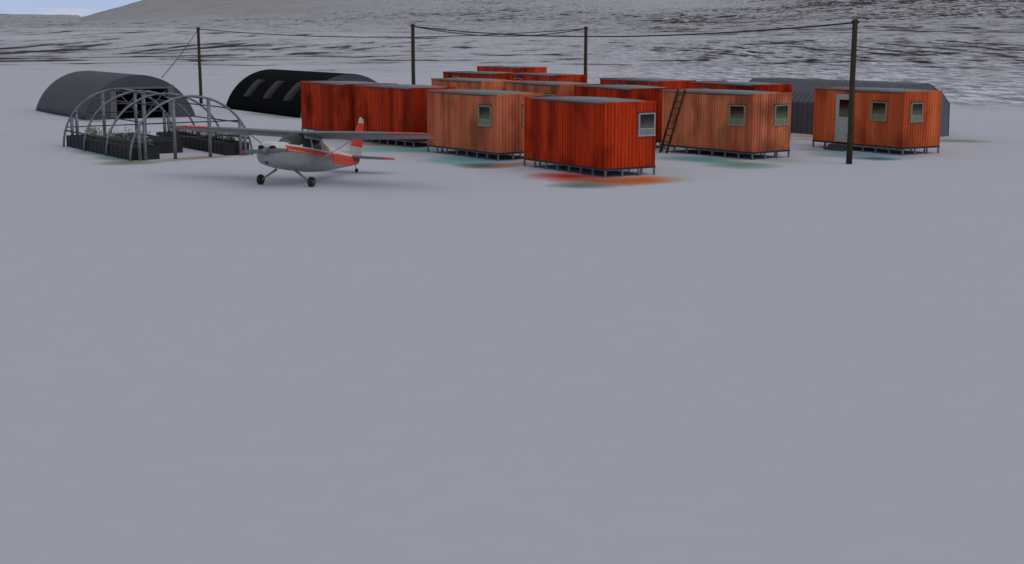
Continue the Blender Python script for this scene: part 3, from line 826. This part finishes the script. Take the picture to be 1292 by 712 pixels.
# fuselage sections: x, half width, z bottom, z top, half width of the top
SEC = [(1.40, .33, .84, 1.40, .28), (1.36, .42, .74, 1.47, .36), (1.22, .47, .66, 1.53, .41), (.9, .49, .62, 1.55, .42), (.42, .52, .59, 1.58, .45), (.20, .53, .585, 1.62, .47),
       (-.10, .55, .58, 1.84, .49), (-.40, .56, .58, 2.02, .49), (-1.3, .56, .60, 2.03, .47), (-1.9, .53, .65, 2.00, .40), (-2.5, .46, .70, 1.86, .29), (-3.2, .37, .79, 1.70, .20),
       (-4.2, .26, .93, 1.60, .13), (-5.2, .165, 1.07, 1.56, .08), (-6.1, .075, 1.20, 1.54, .04), (-6.3, .03, 1.33, 1.50, .02)]
SQ = .79
SEC = [(x if x > -1.9 else -1.9+(x+1.9)*SQ,)+tuple(q) for x, *q in SEC]
def tx(x): return x if x > -1.9 else -1.9+(x+1.9)*SQ
def sec_at(x):
    for s0, s1 in zip(SEC, SEC[1:]):
        if s1[0] <= x <= s0[0]:
            k = (s0[0]-x)/(s0[0]-s1[0]); return [s0[i]+(s1[i]-s0[i])*k for i in range(5)]
    return list(SEC[-1] if x < SEC[-1][0] else SEC[0])
def fpt(x, th, off=0.0):
    """th: 0 = top, pi/2 = left side, pi = bottom"""
    _, hw, zb, zt, tw = sec_at(x)
    zc = zb + (zt-zb)*.42
    c, s = math.cos(th), math.sin(th)
    e = .62
    z = zc + (zt-zc if c > 0 else zc-zb)*math.copysign(abs(c)**e, c)
    k = max(0, (z-zc)/(zt-zc)) if c > 0 else 0
    w = hw + (tw-hw)*k
    y = w*math.copysign(abs(s)**.72, s)
    n = Vector((0, math.sin(th), math.cos(th)))
    return Vector((x, y, z)) + n*off
bm = bmesh.new(); NS = 36; xs = []
for s0, s1 in zip(SEC, SEC[1:]):
    k = max(1, int((s0[0]-s1[0])/.12))
    xs += [s0[0]+(s1[0]-s0[0])*i/k for i in range(k)]
xs.append(SEC[-1][0])
rings = [[bm.verts.new(fpt(x, 2*math.pi*k/NS)) for k in range(NS)] for x in xs]
for a, b in zip(rings, rings[1:]):
    for k in range(NS): bm.faces.new((a[k], a[(k+1)%NS], b[(k+1)%NS], b[k])).smooth = True
bm.faces.new(rings[0]); bm.faces.new(rings[-1][::-1])
fus = finish('fuselage', bm, M['air_body'], root)
def th_for_z(x, z):
    lo, hi = .001, math.pi-.001
    for _ in range(40):
        m = (lo+hi)/2
        if fpt(x, m).z > z: lo = m
        else: hi = m
    return (lo+hi)/2
def skin_patch(bm, xa, xb, zlo, zhi, side, off, nx=14, nz=5):
    """zlo/zhi callables of x"""
    rows = []
    for i in range(nx+1):
        x = xa+(xb-xa)*i/nx; row = []
        for j in range(nz+1):
            th = th_for_z(x, zlo(x)+(zhi(x)-zlo(x))*j/nz)*side
            row.append(bm.verts.new(fpt(x, th, off)))
        rows.append(row)
    for a, b in zip(rows, rows[1:]):
        for j in range(nz): bm.faces.new((a[j], b[j], b[j+1], a[j+1])).smooth = True
for side in (1, -1):
    bm = bmesh.new()
    skin_patch(bm, .75, -3.0, lambda x: 1.30+.012*x, lambda x: 1.43+.012*x, side, .008)          # broad stripe
    finish('stripe', bm, M['air_red'], fus)
    bm = bmesh.new()
    skin_patch(bm, 1.2, -3.5, lambda x: 1.215+.01*x, lambda x: 1.24+.01*x, side, .008, nz=1)
    finish('stripe', bm, M['air_red'], fus)
    bm = bmesh.new()
    skin_patch(bm, -2.86, -2.93, lambda x: 1.19, lambda x: 1.45, side, .010, nx=1)
    finish('stripe_border', bm, M['air_white'], fus)
    bm = bmesh.new()
    skin_patch(bm, -2.2, -2.93, lambda x: 1.425, lambda x: 1.455, side, .011, nz=1)
    finish('stripe_border', bm, M['air_white'], fus)
    bm = bmesh.new()
    skin_patch(bm, -2.55, tx(-6.25), lambda x: sec_at(x)[2]+.035+max(0, (x+4.4))*.16, lambda x: min(1.50, sec_at(x)[3]-.03, 1.44-(x+2.75)*.0+.02), side, .006, nx=26, nz=7)
    finish('tail_paint', bm, M['air_red'], fus)
    # side windows
    for xa, xb, mt in ((-.20, -.80, 'air_glass'), (-.90, -1.55, 'air_glass'), (-1.64, -2.35, 'air_pale_glass')):
        bm = bmesh.new()
        top = (lambda x: 1.80) if xb > -2 else (lambda x: 1.78-(abs(x)-1.66)*.22)
        skin_patch(bm, xa, xb, lambda x: 1.47, top, side, .010, nx=6)
        finish('side_window', bm, M[mt], fus)
# windscreen wraps the front of the cabin
bm = bmesh.new(); rows = []
for i in range(11):
    x = .42-.86*i/10; row = []
    zl = 1.60+.0*i
    t1 = th_for_z(x, min(sec_at(x)[3]-.03, 1.50 if x > -.05 else 1.50+(-.05-x)*.5))
    for j in range(21): row.append(bm.verts.new(fpt(x, -t1+2*t1*j/20, .012)))
    rows.append(row)
for a, b in zip(rows, rows[1:]):
    for j in range(20): bm.faces.new((a[j], b[j], b[j+1], a[j+1])).smooth = True
finish('windscreen', bm, M['air_glass'], fus)
# wing: aerofoil loft, both halves one continuous wing
def aero(ch, th):
    up = [(0, 0), (.03, .35), (.12, .75), (.3, 1.0), (.6, .72), (1, .04)]; lo = [(.97, -.04), (.6, -.22), (.3, -.32), (.1, -.3), (.03, -.2)]
    return [(-x*ch, z*th) for x, z in up+lo]
def wing(bm, y0, y1, mi=0, steps=6, under=0):
    rings = []
    for i in range(steps+1):
        y = y0+(y1-y0)*i/steps; ay = abs(y)
        ch = 1.62 if ay < 2.7 else 1.62-(ay-2.7)*.19
        if ay > 5.2: ch *= max(.35, math.sqrt(max(0.05, 1-((ay-5.2)/.33)**2*.8)))
        th = .135*ch/1.62*(1 if ay < 5.2 else .75)
        zz = 1.98+ay*.022; xo = .02-(1.62-ch)*.28
        rings.append([bm.verts.new((xo+px, y, zz+pz)) for px, pz in aero(ch, th)])
    n = len(rings[0])
    for a, b in zip(rings, rings[1:]):
        for k in range(n):
            f = bm.faces.new((a[k], a[(k+1)%n], b[(k+1)%n], b[k])); f.smooth = True; f.material_index = under if 5 <= k <= 9 else mi
    bm.faces.new(rings[0]); bm.faces.new(rings[-1][::-1])
bm = bmesh.new(); wing(bm, -3.9, 3.9, 0, 24); w = finish('wing', bm, M['air_wing'], root)
w.location = (-.27, 0, .0); w.rotation_euler = (0, -R(2.6), 0)
for s in (1, -1):
    bm = bmesh.new(); wing(bm, s*3.905, s*5.50, 0, 12, 1); o = finish('wing_tip', bm, [M['air_tip'], M['air_wing']], root); o.location = (-.27, 0, 0); o.rotation_euler = (0, -R(2.6), 0)
    # strut
    bm = bmesh.new(); tube(bm, [(-.85, s*.53, .86), (-.95, s*2.45, 2.0)], .022, 8); finish('wing_strut', bm, M['air_white'], root)
# tailplane and fin
def flat_surface(bm, outline, t, plane):
    outline = [(tx(a), b) for a, b in outline]
    if plane == 'h':
        rings_t = [bm.verts.new((x, y, t)) for x, y in outline]; rings_b = [bm.verts.new((x, y, -t)) for x, y in outline]
    else:
        rings_t = [bm.verts.new((x, t, z)) for x, z in outline]; rings_b = [bm.verts.new((x, -t, z)) for x, z in outline]
    bm.faces.new(rings_t); bm.faces.new(rings_b[::-1]); n = len(outline)
    for i in range(n): bm.faces.new((rings_t[i], rings_b[i], rings_b[(i+1)%n], rings_t[(i+1)%n]))
for s in (1, -1):
    bm = bmesh.new(); flat_surface(bm, [(-5.35, s*.08), (-5.42, s*.35), (-5.68, s*1.28), (-6.45, s*1.28), (-6.42, s*.08)], .035, 'h')
    o = finish('tailplane', bm, M['air_wing'], root); o.location = (0, 0, 1.48)
    bm = bmesh.new(); flat_surface(bm, [(-5.685, s*1.285), (-5.80, s*1.52), (-6.05, s*1.62), (-6.42, s*1.56), (-6.46, s*1.285)], .032, 'h')
    o = finish('tailplane_tip', bm, M['air_red'], root); o.location = (0, 0, 1.48)
ZF = [(-3.9, 1.58), (-4.7, 1.70), (-5.35, 2.0), (-5.85, 2.62)]
bm = bmesh.new(); flat_surface(bm, [(-4.0, 1.56), (-4.9, 1.66), (-5.35, 1.80), (-5.42, 1.84), (-6.48, 1.84), (-6.50, 1.5), (-6.25, 1.42)], .03, 'v'); finish('fin_base', bm, M['air_white'], root)
bm = bmesh.new(); flat_surface(bm, [(-5.25, 1.90), (-5.45, 2.02), (-6.02, 2.86), (-6.46, 2.86), (-6.50, 1.90)], .031, 'v'); fin = finish('fin', bm, M['air_red'], root)
bm = bmesh.new(); flat_surface(bm, [(-4.95, 1.845), (-5.24, 1.897), (-6.50, 1.897), (-6.49, 1.845)], .029, 'v'); finish('fin_band', bm, M['air_white'], root)
bm = bmesh.new(); flat_surface(bm, [(-6.023, 2.865), (-6.12, 3.06), (-6.20, 3.10), (-6.42, 3.02), (-6.46, 2.865)], .030, 'v'); finish('fin_tip', bm, M['air_white'], root)
# nose: intakes, spinner, propeller
for s in (1, -1):
    bm = bmesh.new(); bmesh.ops.create_uvsphere(bm, u_segments=16, v_segments=8, radius=1)
    for v in bm.verts: v.co = Vector((1.38+v.co.x*.05, s*.235+v.co.y*.15, 1.28+v.co.z*.085))
    finish('intake', bm, M['air_black'], fus)
bm = bmesh.new(); bmesh.ops.create_uvsphere(bm, u_segments=16, v_segments=8, radius=1)
for v in bm.verts: v.co = Vector((1.30+v.co.x*.08, v.co.y*.15, .79+v.co.z*.09))
finish('intake', bm, M['air_black'], fus)
bm = bmesh.new()
prof_s = [(0, .13), (.06, .125), (.14, .10), (.22, .06), (.27, .015)]
tube(bm, [(1.42+x, 0, 1.14) for x, q in prof_s], [q for x, q in prof_s], 14); sp_ = finish('spinner', bm, M['air_wing'], root)
pa = R(4)
for s in (1, -1):
    def blade(y0, y1, mat, name):
        bm = bmesh.new(); rings = []
        for i in range(7):
            y = y0+(y1-y0)*i/6; ch = .085 - .028*max(0, (y-.5)/.5); tw = R(50-38*y); tt = .018-.010*y
            ring = []
            for k in range(8):
                a = 2*math.pi*k/8; cx, cz = math.cos(a)*ch, math.sin(a)*tt
                ring.append(bm.verts.new((1.50 + cx*math.sin(tw)+cz*math.cos(tw), s*(y*math.cos(pa)), 1.14+s*y*math.sin(pa) + cx*math.cos(tw)-cz*math.sin(tw))))
            rings.append(ring)
        for a, b in zip(rings, rings[1:]):
            for k in range(8): bm.faces.new((a[k], a[(k+1)%8], b[(k+1)%8], b[k])).smooth = True
        bm.faces.new(rings[0]); bm.faces.new(rings[-1][::-1]); return finish(name, bm, mat, root)
    blade(.10, .88, M['leg_steel'], 'propeller_blade'); blade(.885, .97, M['air_tip'], 'propeller_tip')
# landing gear (wheel ground points at world z=0 after pitching)
ca, sa = math.cos(APITCH), math.sin(APITCH)
for s in (1, -1):
    hub = (0, s*1.09, .185)
    bm = bmesh.new(); tube(bm, [(.05, s*.40, .58), (.02, s*.98, .22), (0, s*1.05, .185)], [.05, .032, .03], 8); finish('gear_leg', bm, M['leg_steel'], root)
    wh = bmesh.new(); rad = .19; prof_w = [(-.085, .08), (-.09, .13), (-.07, .175), (-.03, .19), (.03, .19), (.07, .175), (.09, .13), (.085, .08)]
    rings = [[wh.verts.new((q*math.cos(2*math.pi*k/22), x, q*math.sin(2*math.pi*k/22))) for k in range(22)] for x, q in prof_w]
    for a, b in zip(rings, rings[1:]):
        for k in range(22): wh.faces.new((a[k], a[(k+1)%22], b[(k+1)%22], b[k])).smooth = True
    wh.faces.new(rings[0]); wh.faces.new(rings[-1][::-1])
    wo = finish('wheel', wh, M['rubber'], root); wo.location = hub
    hb = bmesh.new(); tube(hb, [(0, -.093, 0), (0, .093, 0)], .05, 12); finish('hub', hb, M['leg_steel'], wo)
TX = tx(-6.1); tz = -TX*math.tan(APITCH)
bm = bmesh.new(); tube(bm, [(TX+.15, 0, 1.25), (TX+.05, 0, tz+.09)], .018, 6); finish('tail_spring', bm, M['leg_steel'], root)
bm = bmesh.new(); tube(bm, [(TX, -.035, tz+.085), (TX, .035, tz+.085)], .08, 16); finish('tail_wheel', bm, M['rubber'], root)

# ------------------------------------------------------------------ light, sky, camera
CLOUD = 4.4
SUN_EL, SUN_AZ = R(38), R(128)      # azimuth measured from +Y towards +X
sd = Vector((math.sin(SUN_AZ)*math.cos(SUN_EL), math.cos(SUN_AZ)*math.cos(SUN_EL), math.sin(SUN_EL)))
L = bpy.data.lights.new('sun', 'SUN'); L.energy = 0.66; L.angle = R(60); L.color = (1, .93, .86)
lo = bpy.data.objects.new('sun', L); C.objects.link(lo); lo.rotation_euler = sd.to_track_quat('Z', 'Y').to_euler(); lo.location = (0, 0, 60)

wd = bpy.data.worlds.new('World'); scene.world = wd; wd.use_nodes = True
nt = wd.node_tree; bg_ = nt.nodes['Background']
sky = nt.nodes.new('ShaderNodeTexSky'); sky.sky_type = 'NISHITA'; sky.sun_disc = False
sky.sun_elevation = SUN_EL; sky.sun_rotation = SUN_AZ; sky.air_density = 1.0; sky.dust_density = .3; sky.ozone_density = 1.5; sky.altitude = 300
def wn(t, **k):
    n = nt.nodes.new(t)
    for a, b in k.items(): setattr(n, a, b)
    return n
tcw = wn('ShaderNodeTexCoord'); spw = wn('ShaderNodeSeparateXYZ'); nt.links.new(tcw.outputs['Generated'], spw.inputs[0])
def wmix(f, a, b):
    m = wn('ShaderNodeMix', data_type='RGBA')
    for k, x in ((0, f), (6, a), (7, b)):
        if isinstance(x, (int, float)): m.inputs[k].default_value = x
        elif isinstance(x, tuple): m.inputs[k].default_value = (*x, 1)
        else: nt.links.new(x, m.inputs[k])
    return m.outputs[2]
def wramp(x, lo, hi, a=0.0, b=1.0):
    m = wn('ShaderNodeMapRange', interpolation_type='SMOOTHSTEP'); nt.links.new(x, m.inputs[0])
    for i, v in enumerate((lo, hi, a, b)): m.inputs[i+1].default_value = v
    return m.outputs[0]
def wmul(a, b):
    m = wn('ShaderNodeMath', operation='MULTIPLY'); nt.links.new(a, m.inputs[0])
    if isinstance(b, (int, float)): m.inputs[1].default_value = b
    else: nt.links.new(b, m.inputs[1])
    return m.outputs[0]
clear = wmix(.85, sky.outputs[0], (3.25, 4.45, 7.2))                     # clear cold band above the horizon
nz = wn('ShaderNodeTexNoise'); nz.inputs['Scale'].default_value = 9; nz.inputs['Detail'].default_value = 6
mpw = wn('ShaderNodeMapping'); mpw.inputs['Scale'].default_value = (1, 1, 9); nt.links.new(tcw.outputs['Generated'], mpw.inputs[0]); nt.links.new(mpw.outputs[0], nz.inputs['Vector'])
low = wmul(wramp(nz.outputs[0], .40, .52), wramp(spw.outputs[2], .0175, .0145))   # low pinkish cloud bank
clear = wmix(low, clear, (5.6, 5.6, 6.6))
over = wmix(wramp(nz.outputs[0], .3, .7), (CLOUD*.92, CLOUD*.93, CLOUD*.99), (CLOUD*1.04, CLOUD*1.06, CLOUD*1.12))
nt.links.new(wmix(wmul(wramp(spw.outputs[2], .05, .20), .93), clear, over), bg_.inputs[0]); bg_.inputs[1].default_value = .10

cam = bpy.data.cameras.new('camera'); co = bpy.data.objects.new('camera', cam); C.objects.link(co)
cam.sensor_width = 36; cam.lens = 36*F_PX/PW; cam.clip_start = .1; cam.clip_end = 20000
co.location = (0, 0, CAM_H); co.rotation_euler = (math.pi/2-PITCH, 0, 0)
scene.camera = co
scene.view_settings.view_transform = 'Standard'; scene.view_settings.look = 'None'
scene.view_settings.exposure = 0.0; scene.view_settings.gamma = 1
